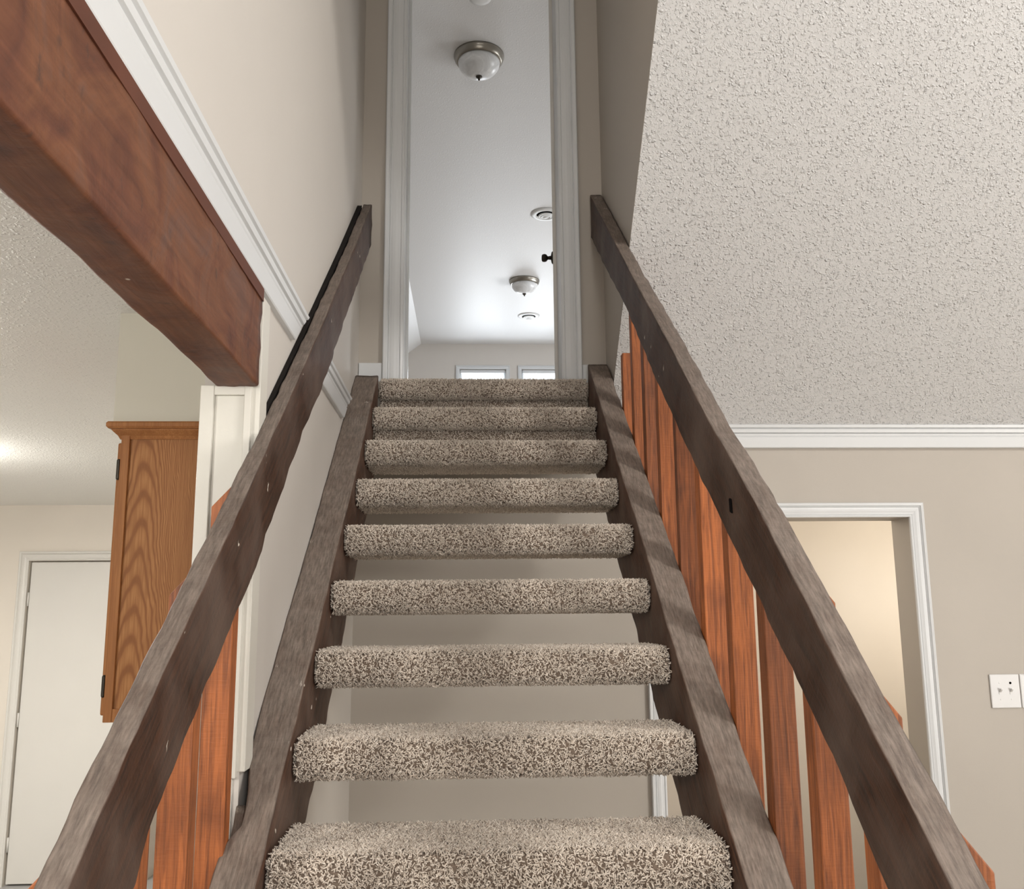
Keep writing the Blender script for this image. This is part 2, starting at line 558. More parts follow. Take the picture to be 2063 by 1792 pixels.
b = MB()
DX0, DX1, DZ = 0.719, 1.713, EYE + 0.347          # lower doorway
UX0, UX1, UZ = -0.279, 0.379, UF + 2.06           # upper doorway (rough opening)
b.box(-0.53, DX0, YB, YB2, 0, UF - 0.14)
b.box(DX0, DX1, YB, YB2, DZ, UF - 0.14)
b.box(DX1, 5.6, YB, YB2, 0, UF - 0.14)
b.box(-2.6, UX0, YB, YB2, UF - 0.14, WT)
b.box(UX1, 3.4, YB, YB2, UF - 0.14, WT)
b.box(UX0, UX1, YB, YB2, UZ, WT)
struct(b, 'wall_back', BACKW)

b = MB()
ya, yb, yc = -5.0, 1.81, 3.56
def wallbox(y0, y1, z0, z1, t=0.10):
    return [(xw(y0) - t, y0, z0), (xw(y0), y0, z0), (xw(y1), y1, z0), (xw(y1) - t, y1, z0),
            (xw(y0) - t, y0, z1), (xw(y0), y0, z1), (xw(y1), y1, z1), (xw(y1) - t, y1, z1)]
b.hexa(wallbox(yb, yc, 0, EYE + 0.64))
b.hexa(wallbox(ya, yc, EYE + 0.64, 6.3))
struct(b, 'wall_left', WALL)

# cheek wall on the right of the stairwell, standing on the sloped ceiling
XR = 0.5395
b = MB()
y0c = 2.362 - (WT - EYE - 1.728) / 0.885
tri = [(YB + 0.01, zr(YB + 0.01) + 0.002), (YB + 0.01, WT), (y0c, WT + 0.002)]
b.loft([[(XR, y, z) for y, z in tri], [(XR + 0.06, y, z) for y, z in tri]])
struct(b, 'wall_stairwell_right', BACKW)
struct(MB().box(-0.60, XR + 0.06, y0c - 0.05, YB + 0.02, WT, WT + 0.06), 'ceiling_stairwell', UCEIL)

b = MB()
def slab(x0, x1, y0, y1, t=0.03):
    b.hexa([(x0, y0, zr(y0)), (x1, y0, zr(y0)), (x1, y1, zr(y1)), (x0, y1, zr(y1)),
            (x0, y0, zr(y0) + t), (x1, y0, zr(y0) + t), (x1, y1, zr(y1) + t), (x0, y1, zr(y1) + t)])
slab(XR + 0.001, 5.6, RIDGE, YB + 0.02)
slab(-0.60, XR + 0.001, RIDGE, y0c)
zb2 = zr(RIDGE) - 0.885 * 4.3
b.hexa([(-0.6, -5.1, zb2), (5.6, -5.1, zb2), (5.6, RIDGE, zr(RIDGE)), (-0.6, RIDGE, zr(RIDGE)),
        (-0.6, -5.1, zb2 + .03), (5.6, -5.1, zb2 + .03), (5.6, RIDGE, zr(RIDGE) + .03), (-0.6, RIDGE, zr(RIDGE) + .03)])
struct(b, 'ceiling_front_room', CEIL)
struct(MB().box(5.5, 5.6, -5.0, 3.53, 0, 6.3), 'wall_right', WALL)
struct(MB().box(-5.1, 5.6, -5.1, -5.0, 0, 2.6), 'wall_front', WALL)

# kitchen shell
struct(MB().hexa([(-5.1, -5.0, ZC), (xw(-5) - .08, -5.0, ZC), (xw(7) - .08, 7.1, ZC), (-5.1, 7.1, ZC),
                  (-5.1, -5.0, ZC + .05), (xw(-5) - .08, -5.0, ZC + .05), (xw(7) - .08, 7.1, ZC + .05), (-5.1, 7.1, ZC + .05)]), 'ceiling_kitchen', KCEIL)
struct(MB().box(-5.1, -5.0, -5.0, 7.1, 0, ZC), 'wall_kitchen_left', KWALL)
YK = 6.38
KX0, KX1 = -2.955, -2.195
b = MB()
b.box(-5.0, KX0 - 0.012, YK, YK + 0.10, 0, ZC)
b.box(KX0 - 0.012, KX1 + 0.012, YK, YK + 0.10, EYE + 0.358, ZC)
b.box(KX1 + 0.012, -2.10, YK, YK + 0.10, 0, ZC)
b.box(-2.10, -0.53, 6.95, 7.05, 0, ZC)
b.box(-2.14, -2.10, YK + 0.10, 7.05, 0, ZC)
b.box(KX0 - 0.012, KX1 + 0.012, YK + 0.055, YK + 0.10, 0, EYE + 0.358)
struct(b, 'wall_kitchen_back', KWALL)
struct(MB().box(-0.56, -0.44, 3.56, 7.05, 0, ZC), 'wall_kitchen_right', KWALL)
struct(MB().box(-0.866, xw(2.3) - 0.1, 2.23, 5.2, EYE + 0.447, ZC), 'wall_soffit', SOFFIT)

# kitchen door
b = MB().box(KX0, KX1, YK + 0.012, YK + 0.047, 0.012, EYE + 0.348)
kd = struct(b, 'door_1', DOORW, bevel=0.002)
c = casing(YK, KX0 - 0.012, KX1 + 0.012, 0.0, EYE + 0.358, 0.062).build('door_casing', DOORW, None, (0, 0, 0))
c.parent = kd
for hz in (0.25, 1.02, 1.80):
    h = MB().lathe([(0.006, -0.045), (0.006, 0.045)], (KX0 - 0.004, YK + 0.006, hz), 12).build('hinge', DOORW, None, (0, 0, 0), smooth=True)
    h.parent = kd

# hall beyond the lower doorway
struct(MB().box(-0.53, 3.0, 4.80, 4.90, 0, 2.42), 'wall_hall', HALLW)
struct(MB().box(2.7, 2.8, YB2, 4.8, 0, 2.42).box(-0.53, -0.43, YB2, 4.8, 0, 2.42), 'wall_hall_side', HALLW)
struct(MB().box(-0.53, 2.8, YB2, 4.8, 2.41, 2.43), 'ceiling_hall', KCEIL)
struct(MB().box(-0.53, 2.8, YB2, 4.8, -0.10, 0.0), 'floor_hall', LFLOOR)
struct(casing(YB, DX0, DX1, 0.0, DZ, 0.056), 'trim_1', WHITE)

# upstairs room
XE = -0.62
UC = EYE + 3.31
b = MB()
b.box(XE, 1.55, YB2, 11.3, UC, UC + 0.05)
for xa, xb in ((XE, -2.6), (1.55, 3.4)):
    dz = 0.757 * abs(xb - xa)
    p = [(xa, YB2, UC), (xa, 11.3, UC), (xb, 11.3, UC - dz), (xb, YB2, UC - dz)]
    b.hexa(p + [(x, y, z + 0.05) for x, y, z in p])
struct(b, 'ceiling_upstairs', UCEIL)
struct(MB().box(-2.6, -2.5, YB2, 11.3, UF, UC - 1.2), 'wall_upstairs_left', WALL)
struct(MB().box(3.3, 3.4, YB2, 11.3, UF, UC - 1.2), 'wall_upstairs_right', WALL)
W1, W2, WZ0, WZ1 = (-0.137, 0.446), (0.640, 1.223), EYE + 1.85, EYE + 2.982
b = MB()
Y1, Y2 = 11.2, 11.32
b.box(-2.6, 3.4, Y1, Y2, UF, WZ0)
b.box(-2.6, 3.4, Y1, Y2, WZ1, UC + 0.1)
b.box(-2.6, W1[0], Y1, Y2, WZ0, WZ1)
b.box(W1[1], W2[0], Y1, Y2, WZ0, WZ1)
b.box(W2[1], 3.4, Y1, Y2, WZ0, WZ1)
struct(b, 'wall_upstairs_back', WALL)
for i, (a, c) in enumerate((W1, W2)):
    fr = casing(Y1, a, c, WZ0, WZ1, 0.045)
    fr.box(a - 0.06, c + 0.06, Y1 - 0.03, Y1 + 0.02, WZ0 - 0.03, WZ0)
    wo = struct(fr, 'window_%d' % (i + 1), WHITE)
    s = MB()
    s.box(a, a + 0.03, Y1 + 0.05, Y1 + 0.09, WZ0, WZ1).box(c - 0.03, c, Y1 + 0.05, Y1 + 0.09, WZ0, WZ1)
    s.box(a + 0.03, c - 0.03, Y1 + 0.05, Y1 + 0.09, WZ1 - 0.03, WZ1).box(a + 0.03, c - 0.03, Y1 + 0.05, Y1 + 0.09, WZ0, WZ0 + 0.03)
    s.box(a + 0.03, c - 0.03, Y1 + 0.05, Y1 + 0.09, (WZ0 + WZ1) / 2 - 0.015, (WZ0 + WZ1) / 2 + 0.015)
    so = s.build('sash', WHITE, None, (0, 0, 0)); so.parent = wo
    g = MB().box(a + 0.03, c - 0.03, Y1 + 0.068, Y1 + 0.072, WZ0 + 0.03, WZ1 - 0.03).build('pane', GLASS, None, (0, 0, 0)); g.parent = wo
    bl = MB().box(a + 0.015, c - 0.015, Y1 + 0.012, Y1 + 0.042, WZ1 - 0.045, WZ1 - 0.008)
    for k in range(8):
        zz = WZ1 - 0.058 - 0.011 * k
        bl.box(a + 0.02, c - 0.02, Y1 + 0.014, Y1 + 0.040, zz - 0.003, zz)
    bo = bl.build('blind', WHITE, None, (0, 0, 0)); bo.parent = wo

# upper doorway: jamb lining, casing and the open door
b = MB()
b.box(UX0, UX0 + 0.016, YB - 0.002, YB2 + 0.002, UF, UZ)
b.box(UX1 - 0.016, UX1, YB - 0.002, YB2 + 0.002, UF, UZ)
b.box(UX0, UX1, YB - 0.002, YB2 + 0.002, UZ - 0.016, UZ)
b.box(UX0 + 0.016, UX0 + 0.026, YB + 0.075, YB + 0.11, UF, UZ - 0.016)
cs = casing(YB, UX0 + 0.010, UX1 - 0.014, UF - 0.03, UZ - 0.016, 0.077)
b.add(cs.v, cs.f)
struct(b, 'trim_2', WHITE)
hx, hy = 0.349, 3.692
dv = Vector((0.0946, 1.0, 0)).normalized()
dn = Vector((dv.y, -dv.x, 0))
Mdoor = Matrix(((dv.x, dn.x, 0, hx), (dv.y, dn.y, 0, hy), (0, 0, 1, UF), (0, 0, 0, 1)))
DL = 0.64
dr = MB().box(0, DL, 0, 0.035, 0.012, 2.035).build('door_2', DOORW, None, (0, 0, 0), bevel=0.002, matrix=Mdoor)
dr['kind'] = 'structure'
kz = 0.800
for sgn, y0k in ((-1, 0.0), (1, 0.035)):
    k = MB().lathe([(0.0, 0), (0.030, 0.0), (0.030, 0.004), (0.024, 0.007), (0.010, 0.010), (0.008, 0.024), (0.012, 0.028), (0.017, 0.031),
                    (0.0195, 0.040), (0.018, 0.050), (0.013, 0.054), (0.0, 0.055)], (0, 0, 0), 28, 'Y')
    k.v = [(x + 0.52, sgn * y + y0k, z + kz) for x, y, z in k.v]
    ko = k.build('door_knob', BRONZE, None, (0, 0, 0), smooth=True, matrix=Mdoor)
    ko.parent = dr
for hzz in (0.22, 1.05, 1.83):
    h = MB().lathe([(0.006, -0.045), (0.006, 0.045)], (0.345 + 0.036, 3.688, UF + hzz), 12).build('hinge', NICKEL, None, (0, 0, 0), smooth=True)
    h.parent = dr

# baseboards beside the upper doorway
struct(MB().box(xw(YB) + 0.002, UX0 - 0.068, YB - 0.012, YB, UF - 0.02, EYE + 0.962), 'baseboard_left', WHITE, bevel=0.003)
struct(MB().box(UX1 + 0.064, XR - 0.002, YB - 0.012, YB, UF - 0.02, EYE + 0.958), 'baseboard_right', WHITE, bevel=0.003)

# crown moulding on the back wall of the front room and the same moulding along the left wall
b = MB()
zc0, zc1 = EYE + 0.621, EYE + 0.7135
b.loft([[(x, YB - h * 1.25, zc0 + u * (zc1 - zc0)) for u, h in CROWN] for x in (0.56, 5.5)])
struct(b, 'trim_3', WHITE)
zt0, zt1 = EYE + 0.6445, EYE + 0.7455
def rail_top_l(y): return EYE + 0.7431 * y - 0.980
b = MB()
r1, r2 = [], []
for u, h in CROWN:
    z = zt0 + u * (zt1 - zt0)
    ye = (z - EYE + 0.980) / 0.7431 - 0.035
    r1.append((xw(-5) + h, -5.0, z)); r2.append((xw(ye) + h, ye, z))
b.loft([r1, r2])
r1, r2 = [], []
for u, h in CROWN:
    z = zt0 + u * (zt1 - zt0)
    ys_ = (z - EYE + 1.150) / 0.7431
    ye = (z - EYE + 1.590) / 0.7306
    r1.append((xw(ys_) + h, ys_, z)); r2.append((xw(ye) + h, ye, z))
b.loft([r1, r2])
struct(b, 'trim_4', WHITE)

# painted strips on the end of the left wall, below the beam
b = MB()
ye = 1.81
b.box(-0.532, -0.506, ye - 0.016, ye + 0.01, 0, EYE + 0.444)
b.box(-0.506, -0.440, ye - 0.006, ye + 0.002, 0, EYE + 0.425)
b.box(-0.507, -0.441, ye - 0.013, ye + 0.002, EYE + 0.425, EYE + 0.4435)
b.box(-0.447, -0.433, ye - 0.014, ye + 0.03, EYE - 0.30, EYE + 0.444)
struct(b, 'trim_5', OFFW, bevel=0.0015)
struct(MB().box(-0.436, -0.4185, ye - 0.002, ye + 0.058, EYE - 0.29, EYE + 0.632), 'trim_6', OFFW, bevel=0.0015)

# ------------------------------------------------------------------ exposed beam over the kitchen opening
bo = thing('ceiling_beam', 'massive dark reddish-brown wooden beam carrying the wall over the kitchen opening', 'beam', (-0.46, 1.80, EYE + 0.444), kind='thing')
st = []
for y in np.linspace(-3.0, 1.797, 60):
    st.append((float(y), -0.502 + 0.006 * noise.noise(Vector((y * 3, 1, 1))), xw(y) + 0.010 + 0.0015 * noise.noise(Vector((y * 3, 5, 1))),
               EYE + 0.444 + 0.003 * noise.noise(Vector((y * 2.5, 3, 1))), EYE + 0.624))
part(timber(st, 0.006, 0.003, 6.0, 3.0, 0.03, 7), 'beam_timber', BEAMW, bo, smooth=True)
def shade(y): return [(xw(y) - 0.06, y), (xw(y) + 0.0125, y)]  # beam's shaded top edge under the trim, built as a dark strip
q = shade(-3.0) + shade(1.797)[::-1]
part(MB().hexa([(x, y, EYE + 0.618) for x, y in q] + [(x, y, EYE + 0.6442) for x, y in q]),
     'shade_strip', SHADEW, bo, label='dark red strip for the shade along the top of the beam')

# ------------------------------------------------------------------ carpeted treads
def carpet_mesh(name, prof, x0, x1, density, seed, length=0.0095, width=0.0013, faces_only=None):
    """A padded slab with the given (y, z) outline covered in short twisted yarn ends."""
    rng = np.random.default_rng(seed)
    P = np.array(prof, float)
    n = len(P)
    Q = np.roll(P, -1, axis=0)
    segl = np.linalg.norm(Q - P, axis=1)
    tan = (Q - P) / segl[:, None]
    nor = np.stack([tan[:, 1], -tan[:, 0]], 1)
    nx = 60
    xs = np.linspace(x0, x1, nx)
    V = np.array([[x, p[0], p[1]] for x in xs for p in P])
    F = [(i * n + j, (i + 1) * n + j, (i + 1) * n + (j + 1) % n, i * n + (j + 1) % n) for i in range(nx - 1) for j in range(n)]
    base_faces = F + [tuple(range(n)), tuple((nx - 1) * n + j for j in range(n - 1, -1, -1))]
    # yarn ends along the outline
    L = x1 - x0
    cnt = int(segl.sum() * L * density)
    s = rng.choice(n, cnt, p=segl / segl.sum())
    t = rng.random(cnt)
    B = np.empty((cnt, 3)); Nn = np.zeros((cnt, 3)); T1 = np.zeros((cnt, 3)); T2 = np.zeros((cnt, 3))
    B[:, 0] = x0 + L * rng.random(cnt)
    B[:, 1:] = P[s] + (Q - P)[s] * t[:, None]
    Nn[:, 1:] = nor[s]; T1[:, 0] = 1; T2[:, 1:] = tan[s]
    # and over the two ends
    y0, y1, z0, z1 = P[:, 0].min(), P[:, 0].max(), P[:, 1].min(), P[:, 1].max()
    ce = int((y1 - y0) * (z1 - z0) * density)
    for sx, xx in ((-1, x0), (1, x1)):
        e = np.empty((ce, 3)); e[:, 0] = xx
        e[:, 1] = y0 + 0.012 + (y1 - y0 - 0.024) * rng.random(ce); e[:, 2] = z0 + 0.008 + (z1 - z0 - 0.016) * rng.random(ce)
        B = np.vstack([B, e]); q = np.zeros((ce, 3)); q[:, 0] = sx; Nn = np.vstack([Nn, q])
        q = np.zeros((ce, 3)); q[:, 1] = 1; T1 = np.vstack([T1, q]); q = np.zeros((ce, 3)); q[:, 2] = 1; T2 = np.vstack([T2, q])
    cnt = len(B)
    ang = rng.random(cnt) * 2 * np.pi
    D = T1 * np.cos(ang)[:, None] + T2 * np.sin(ang)[:, None]
    lean = rng.uniform(0.35, 1.25, cnt)[:, None]
    ln = (length * rng.uniform(0.7, 1.3, cnt))[:, None]
    d0 = Nn + 0.35 * lean * D; d0 /= np.linalg.norm(d0, axis=1)[:, None]
    ang2 = ang + rng.normal(0, 0.9, cnt)
    D2 = T1 * np.cos(ang2)[:, None] + T2 * np.sin(ang2)[:, None]
    d1 = Nn * 0.45 + lean * D2; d1 /= np.linalg.norm(d1, axis=1)[:, None]
    c0 = B - Nn * 0.001
    c1 = B + d0 * ln * 0.5
    c2 = c1 + d1 * ln * 0.62
    side = np.cross(d1, Nn); side /= (np.linalg.norm(side, axis=1)[:, None] + 1e-9)
    upv = np.cross(side, d1)
    wv = (width * rng.uniform(0.8, 1.25, cnt))[:, None]
    rings = []
    for cpt, sc in ((c0, 0.9), (c1, 1.0), (c2, 0.75)):
        for a in (0, 2.0944, 4.1888):
            rings.append(cpt + wv * sc * (side * math.cos(a) + upv * math.sin(a)))
    SV = np.stack(rings, 1).reshape(-1, 3)
    base = len(V)
    idx = base + 9 * np.arange(cnt)[:, None]
    quads = []
    for r in (0, 3):
        for k in range(3):
            kk = (k + 1) % 3
            quads.append(np.concatenate([idx + r + k, idx + r + kk, idx + r + 3 + kk, idx + r + 3 + k], 1))
    QF = np.stack(quads, 1).reshape(-1, 4)
    TF = np.concatenate([idx + 6, idx + 7, idx + 8], 1)
    me = bpy.data.meshes.new(name)
    allv = np.vstack([V, SV])
    loops, starts = [], []
    k = 0
    for f in base_faces:
        starts.append(k); loops += f; k += len(f)
    lo = np.concatenate([np.array(loops), QF.ravel(), TF.ravel()]).astype(np.int32)
    st_ = np.concatenate([np.array(starts), k + 4 * np.arange(len(QF)), k + 4 * len(QF) + 3 * np.arange(len(TF))]).astype(np.int32)
    me.vertices.add(len(allv)); me.vertices.foreach_set('co', allv.astype(np.float32).ravel())
    me.loops.add(len(lo)); me.loops.foreach_set('vertex_index', lo)
    me.polygons.add(len(st_)); me.polygons.foreach_set('loop_start', st_)
    me.update(calc_edges=True)
    me.validate()
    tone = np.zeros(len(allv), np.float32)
    tone[:base] = 0.11  # dark base: shade between the yarn ends put into the colour
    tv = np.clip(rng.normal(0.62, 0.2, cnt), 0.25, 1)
    tt = np.stack([tv * 0.42] * 3 + [tv * 0.9] * 3 + [np.clip(tv * 1.1, 0, 1)] * 3, 1)  # roots darkened for the same shade, tips lighter
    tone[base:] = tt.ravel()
    at = me.attributes.new('tone', 'FLOAT', 'POINT')
    at.data.foreach_set('value', tone)
    me.materials.append(CARPET)
    return me

def round_profile(y0, y1, z0, z1, rn, rb):
    """(y, z) outline, counter-clockwise seen from -x side; nose at y0."""
    pts = []
    for cy, cz, r, a0 in ((y0 + rn, z0 + rn, rn, math.pi), (y1 - rb, z0 + rb, rb, 1.5 * math.pi), (y1 - rb, z1 - rb, rb, 0.0), (y0 + rn, z1 - rn, rn, 0.5 * math.pi)):
        for q in range(7):
            a = a0 + q * math.pi / 12
            pts.append((cy + r * math.cos(a), cz + r * math.sin(a)))
    yn = y0 + rn + 0.004           # tuck where the nosing carpet meets the underside piece
    pts[7:7] = [(yn, z0), (yn + 0.003, z0 + 0.012), (yn + 0.008, z0 + 0.012), (yn + 0.011, z0)]
    return pts

XL, XRR = -0.350, 0.456
RUN, RISE = 0.2203, 0.1619
stair = thing('staircase', 'open-riser wooden staircase with taupe carpeted treads climbing to the upper doorway', 'staircase', (0.06, 0.0, 0.0))
DEPTH, PILE = 0.248, 0.006
prof = round_profile(PILE, DEPTH, -0.079 + PILE, -PILE, 0.024, 0.010)
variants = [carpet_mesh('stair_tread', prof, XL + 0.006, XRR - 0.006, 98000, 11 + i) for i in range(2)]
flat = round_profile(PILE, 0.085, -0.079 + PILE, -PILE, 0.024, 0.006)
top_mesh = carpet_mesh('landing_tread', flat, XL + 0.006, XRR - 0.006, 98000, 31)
for k in range(0, 10):
    Y = 1.908 + (k - 2) * RUN
    Z = EYE - 0.2486 + (k - 2) * RISE
    o = bpy.data.objects.new('stair_tread', top_mesh if k == 9 else variants[k % 2])
    COL.objects.link(o)
    o.parent = stair
    o.location = Vector((0, Y, Z)) - Vector(stair.location)
    ORG[o.name] = Vector((0, Y, Z))
    if k in (8, 9):
        zt = -0.076 if k == 9 else -0.076
        zb_ = -0.170
        ry = 0.045
        me = carpet_mesh('carpet_riser', [(ry, zb_), (ry + 0.012, zb_), (ry + 0.012, zt), (ry, zt)], XL + 0.004, XRR - 0.004, 80000, 50 + k, 0.006)
        rz = bpy.data.objects.new('carpet_riser', me)
        COL.objects.link(rz)
        rz.parent = stair
        rz.location = Vector((0, Y, Z)) - Vector(stair.location)

def wob(y, s, a): return a * noise.noise(Vector((y * 2.2, s, 0.3))) + 0.4 * a * noise.noise(Vector((y * 7.0, s, 0.9)))
# left stringer, its outer edge broken away where the wall ends
st = []
for y in np.arange(0.02, 3.4501, 0.02):
    y = float(y)
    t = EYE + 0.738 * y - 1.6520 + wob(y, 2.0, 0.005)
    xo = xw(y) + 0.0008 if y > 1.82 else -0.4285
    xo += float(np.interp(y, [1.70, 1.74, 1.80, 1.86, 1.90], [0, 0.022, 0.020, 0.006, 0]))
    st.append((y, xo, XL - 0.001 + wob(y, 7.0, 0.003), max(0.0, t - 0.335), t))
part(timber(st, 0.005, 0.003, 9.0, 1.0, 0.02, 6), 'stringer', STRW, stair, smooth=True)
st = []
for y in np.arange(0.02, 3.4801, 0.03):
    y = float(y)
    t = EYE + 0.7530 * y - 1.6670 + wob(y, 4.0, 0.005)
    st.append((y, XRR + 0.001 + wob(y, 9.0, 0.003), 0.534 + wob(y, 11.0, 0.002), max(0.0, t - 0.340), t))
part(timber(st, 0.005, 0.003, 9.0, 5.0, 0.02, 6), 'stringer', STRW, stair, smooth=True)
def strl(y): return EYE + 0.738 * y - 1.6520
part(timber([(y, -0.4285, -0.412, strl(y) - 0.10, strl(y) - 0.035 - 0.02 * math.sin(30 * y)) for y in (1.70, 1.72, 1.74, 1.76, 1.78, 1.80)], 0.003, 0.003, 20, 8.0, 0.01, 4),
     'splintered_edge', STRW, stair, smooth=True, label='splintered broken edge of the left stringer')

# ------------------------------------------------------------------ railings
BLEN = 0.84
def baluster_mesh(sx, length, name='baluster', thick=0.038, wd=0.050, cham=0.052, flat_top=False):
    """Upright with its top bevelled down towards the outer side; origin at the inner top corner; outer side is sx."""
    mb = MB()
    ring = [(0, 0), (sx * wd, 0 if flat_top else -cham), (sx * wd, -length), (0, -length)]
    mb.loft([[(x, -thick / 2, z) for x, z in ring], [(x, thick / 2, z) for x, z in ring]])
    return mb

def baluster(parent, mb_or_mesh, loc, rz=0.0):
    o = bpy.data.objects.new('baluster', mb_or_mesh)
    COL.objects.link(o)
    o.parent = parent
    o.location = Vector(loc) - Vector(parent.location)
    o.rotation_euler = (0, 0, rz)
    return o

def mesh_of(mb, bevel=0.0):
    o = mb.build('baluster', BALW, None, (0, 0, 0))
    me = o.data
    bm = bmesh.new(); bm.from_mesh(me)
    bmesh.ops.bevel(bm, geom=list(bm.edges), offset=bevel, segments=2, affect='EDGES', profile=0.5)
    bm.to_mesh(me); bm.free()
    bpy.data.objects.remove(o)
    return me

# right-hand railing
rr = thing('stair_railing', 'right-hand stair railing, dark rail on eleven red-brown uprights beside the sloped ceiling', 'railing', (0.54, 1.0, EYE - 0.9))
sagY = [1.00, 1.14, 1.25, 1.40, 1.56, 1.70, 1.83, 2.18, 2.69, 3.0, 3.5]
sagZ = [-.009, -.001, -.001, .004, .008, .006, -.004, .001, -.004, 0.0, 0.012]
botY = [1.16, 1.34, 1.45, 1.65, 1.86, 2.05, 2.4, 2.76, 3.13, 3.5]
botZ = [-.009, .011, .004, .002, -.006, -.006, -.008, .015, .001, 0.0]
st = []
for y in np.arange(0.35, 3.5051, 0.03):
    y = min(float(y), 3.505)
    t = EYE + 0.7683 * y - 1.0340 + float(np.interp(y, sagY, sagZ))
    bt = EYE + 0.7640 * y - 1.1930 + float(np.interp(y, botY, botZ))
    st.append((y, 0.4920 - 0.004 * max(0, y - 2.9) / 0.6 + wob(y, 13.0, 0.0015), 0.5335 + wob(y, 14.0, 0.0015), bt, t))
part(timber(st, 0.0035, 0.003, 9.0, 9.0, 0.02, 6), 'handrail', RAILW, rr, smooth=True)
part(MB().hexa([(0.4885, 1.706, EYE + 0.176), (0.4960, 1.706, EYE + 0.176), (0.4960, 1.717, EYE + 0.180), (0.4885, 1.717, EYE + 0.180),
                (0.4885, 1.708, EYE + 0.203), (0.4960, 1.708, EYE + 0.203), (0.4960, 1.719, EYE + 0.207), (0.4885, 1.719, EYE + 0.207)]), 'bolt_hole', DARK, rr, bevel=0.002, label='small dark slot in the side of the handrail')
mR = mesh_of(baluster_mesh(1, BLEN, wd=0.050, cham=0.062), 0.002)
ysR = [1.088, 1.288, 1.496, 1.716, 1.934, 2.152, 2.372, 2.586, 2.785, 2.975]
for i, y in enumerate(ysR):
    yy = y * 0.986 + 0.019
    drop = (0.036, 0.042, 0.044, 0.050, 0.060, 0.075, 0.080, 0.080, 0.080, 0.085)[i]
    baluster(rr, mR, (0.5350, yy, EYE + 0.7683 * yy - 1.0340 - drop), random.uniform(-0.05, 0.05))
mR1 = mesh_of(baluster_mesh(1, 0.53, flat_top=True), 0.002)
baluster(rr, mR1, (0.5350, 3.142, EYE + 0.893))

# left-hand railing
rl = thing('stair_railing', 'left-hand stair railing, dark rail running up against the beige wall', 'railing', (-0.42, 1.0, EYE - 0.9))
sagY = [0.9, 1.0, 1.08, 1.24, 1.52, 1.81, 2.3, 2.9, 3.42]
sagZ = [.006, .006, .008, .005, -.004, -.011, -.012, -.002, .020]
botY = [0.9, 1.15, 1.18, 1.31, 1.51, 1.66, 2.12, 2.29, 2.47, 2.69, 3.03, 3.42]
botZ = [0, -.005, .014, .014, -.004, -.019, .002, -.013, -.012, .005, .017, .03]
st = []
for y in np.arange(0.35, 3.4201, 0.02):
    y = float(y)
    t = EYE + 0.7431 * y - 0.980 + float(np.interp(y, sagY, sagZ))
    bt = EYE + 0.7415 * y - 1.155 + float(np.interp(y, botY, botZ))
    st.append((y, -0.4195 + wob(y, 21.0, 0.001), -0.386 + wob(y, 22.0, 0.002), bt, t))
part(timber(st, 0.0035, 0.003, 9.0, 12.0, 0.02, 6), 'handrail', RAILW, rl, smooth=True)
st = []
for y in np.arange(1.83, 3.3801, 0.05):
    y = float(y)
    t = EYE + 0.7431 * y - 0.980 + float(np.interp(y, sagY, sagZ)) + 0.005
    st.append((y, xw(y) + 0.0005, -0.4215, t - 0.14, t))  # dark gap beside the rail, built as a thin black strip
part(timber(st, 0.001, 0.0, 9.0, 0, 0.05, 2), 'gap_strip', BLACKW, rl, label='thin black strip in the gap between handrail and wall')
mL = mesh_of(baluster_mesh(-1, BLEN, wd=0.048), 0.002)
for y, drop in ((1.055, 0.054), (1.265, 0.115), (1.475, 0.050), (1.685, 0.044)):
    yy = y + 0.019
    baluster(rl, mL, (-0.4215, yy, EYE + 0.7431 * yy - 0.98 - drop), random.uniform(-0.03, 0.03))

# ------------------------------------------------------------------ oak wall cabinet in the kitchen
cb = thing('wall_cabinet', 'honey oak kitchen wall cabinet with grained side panel under the soffit', 'cabinet', (-0.70, 2.6, EYE - 0.245))
xb_ = xw(2.3) - 0.102
part(MB().box(-0.826, xb_, 2.238, 3.0, EYE - 0.225, EYE + 0.44), 'side_panel', OAKP, cb)
ff = MB().box(-0.844, -0.824, 2.230, 3.004, EYE - 0.245, EYE + 0.44)
part(ff, 'face_frame', OAKS, cb, bevel=0.0015)
part(MB().box(-0.826, xb_, 2.232, 2.246, EYE - 0.245, EYE - 0.215), 'bottom_rail', OAKS, cb, bevel=0.001)
cdoor = part(MB().box(-0.861, -0.847, 2.255, 2.98, EYE - 0.232, EYE + 0.412), 'cabinet_door', OAKS, cb, bevel=0.004)
for hz in (0.345, -0.165):
    hb = MB()
    hb.lathe([(0.0, -0.026), (0.003, -0.025), (0.0045, -0.022), (0.0045, 0.022), (0.003, 0.025), (0.0, 0.026)], (-0.853, 2.247, EYE + hz), 12)
    hb.box(-0.858, -0.8435, 2.2475, 2.254, EYE + hz - 0.02, EYE + hz + 0.02)
    part(hb, 'hinge', BRONZE, cdoor, smooth=False)
cr = MB()
prof_c = [(0.0, 0.0), (0.004, 0.0), (0.008, 0.008), (0.018, 0.018), (0.020, 0.021), (0.020, 0.023), (0.026, 0.0235), (0.030, 0.028), (0.030, 0.036), (0.027, 0.040), (0.0, 0.040)]
z0 = EYE + 0.417
rings = []
for corner in (0, 1, 2):
    ring = []
    for o_, h_ in prof_c:
        if corner == 0:
            ring.append((xb_, 2.2385 - o_, z0 + h_))
        elif corner == 1:
            ring.append((-0.8445 - o_, 2.2385 - o_, z0 + h_))
        else:
            ring.append((-0.8445 - o_, 3.0, z0 + h_))
    rings.append(ring)
cr.loft(rings)
part(cr, 'crown_moulding', OAKS, cb)

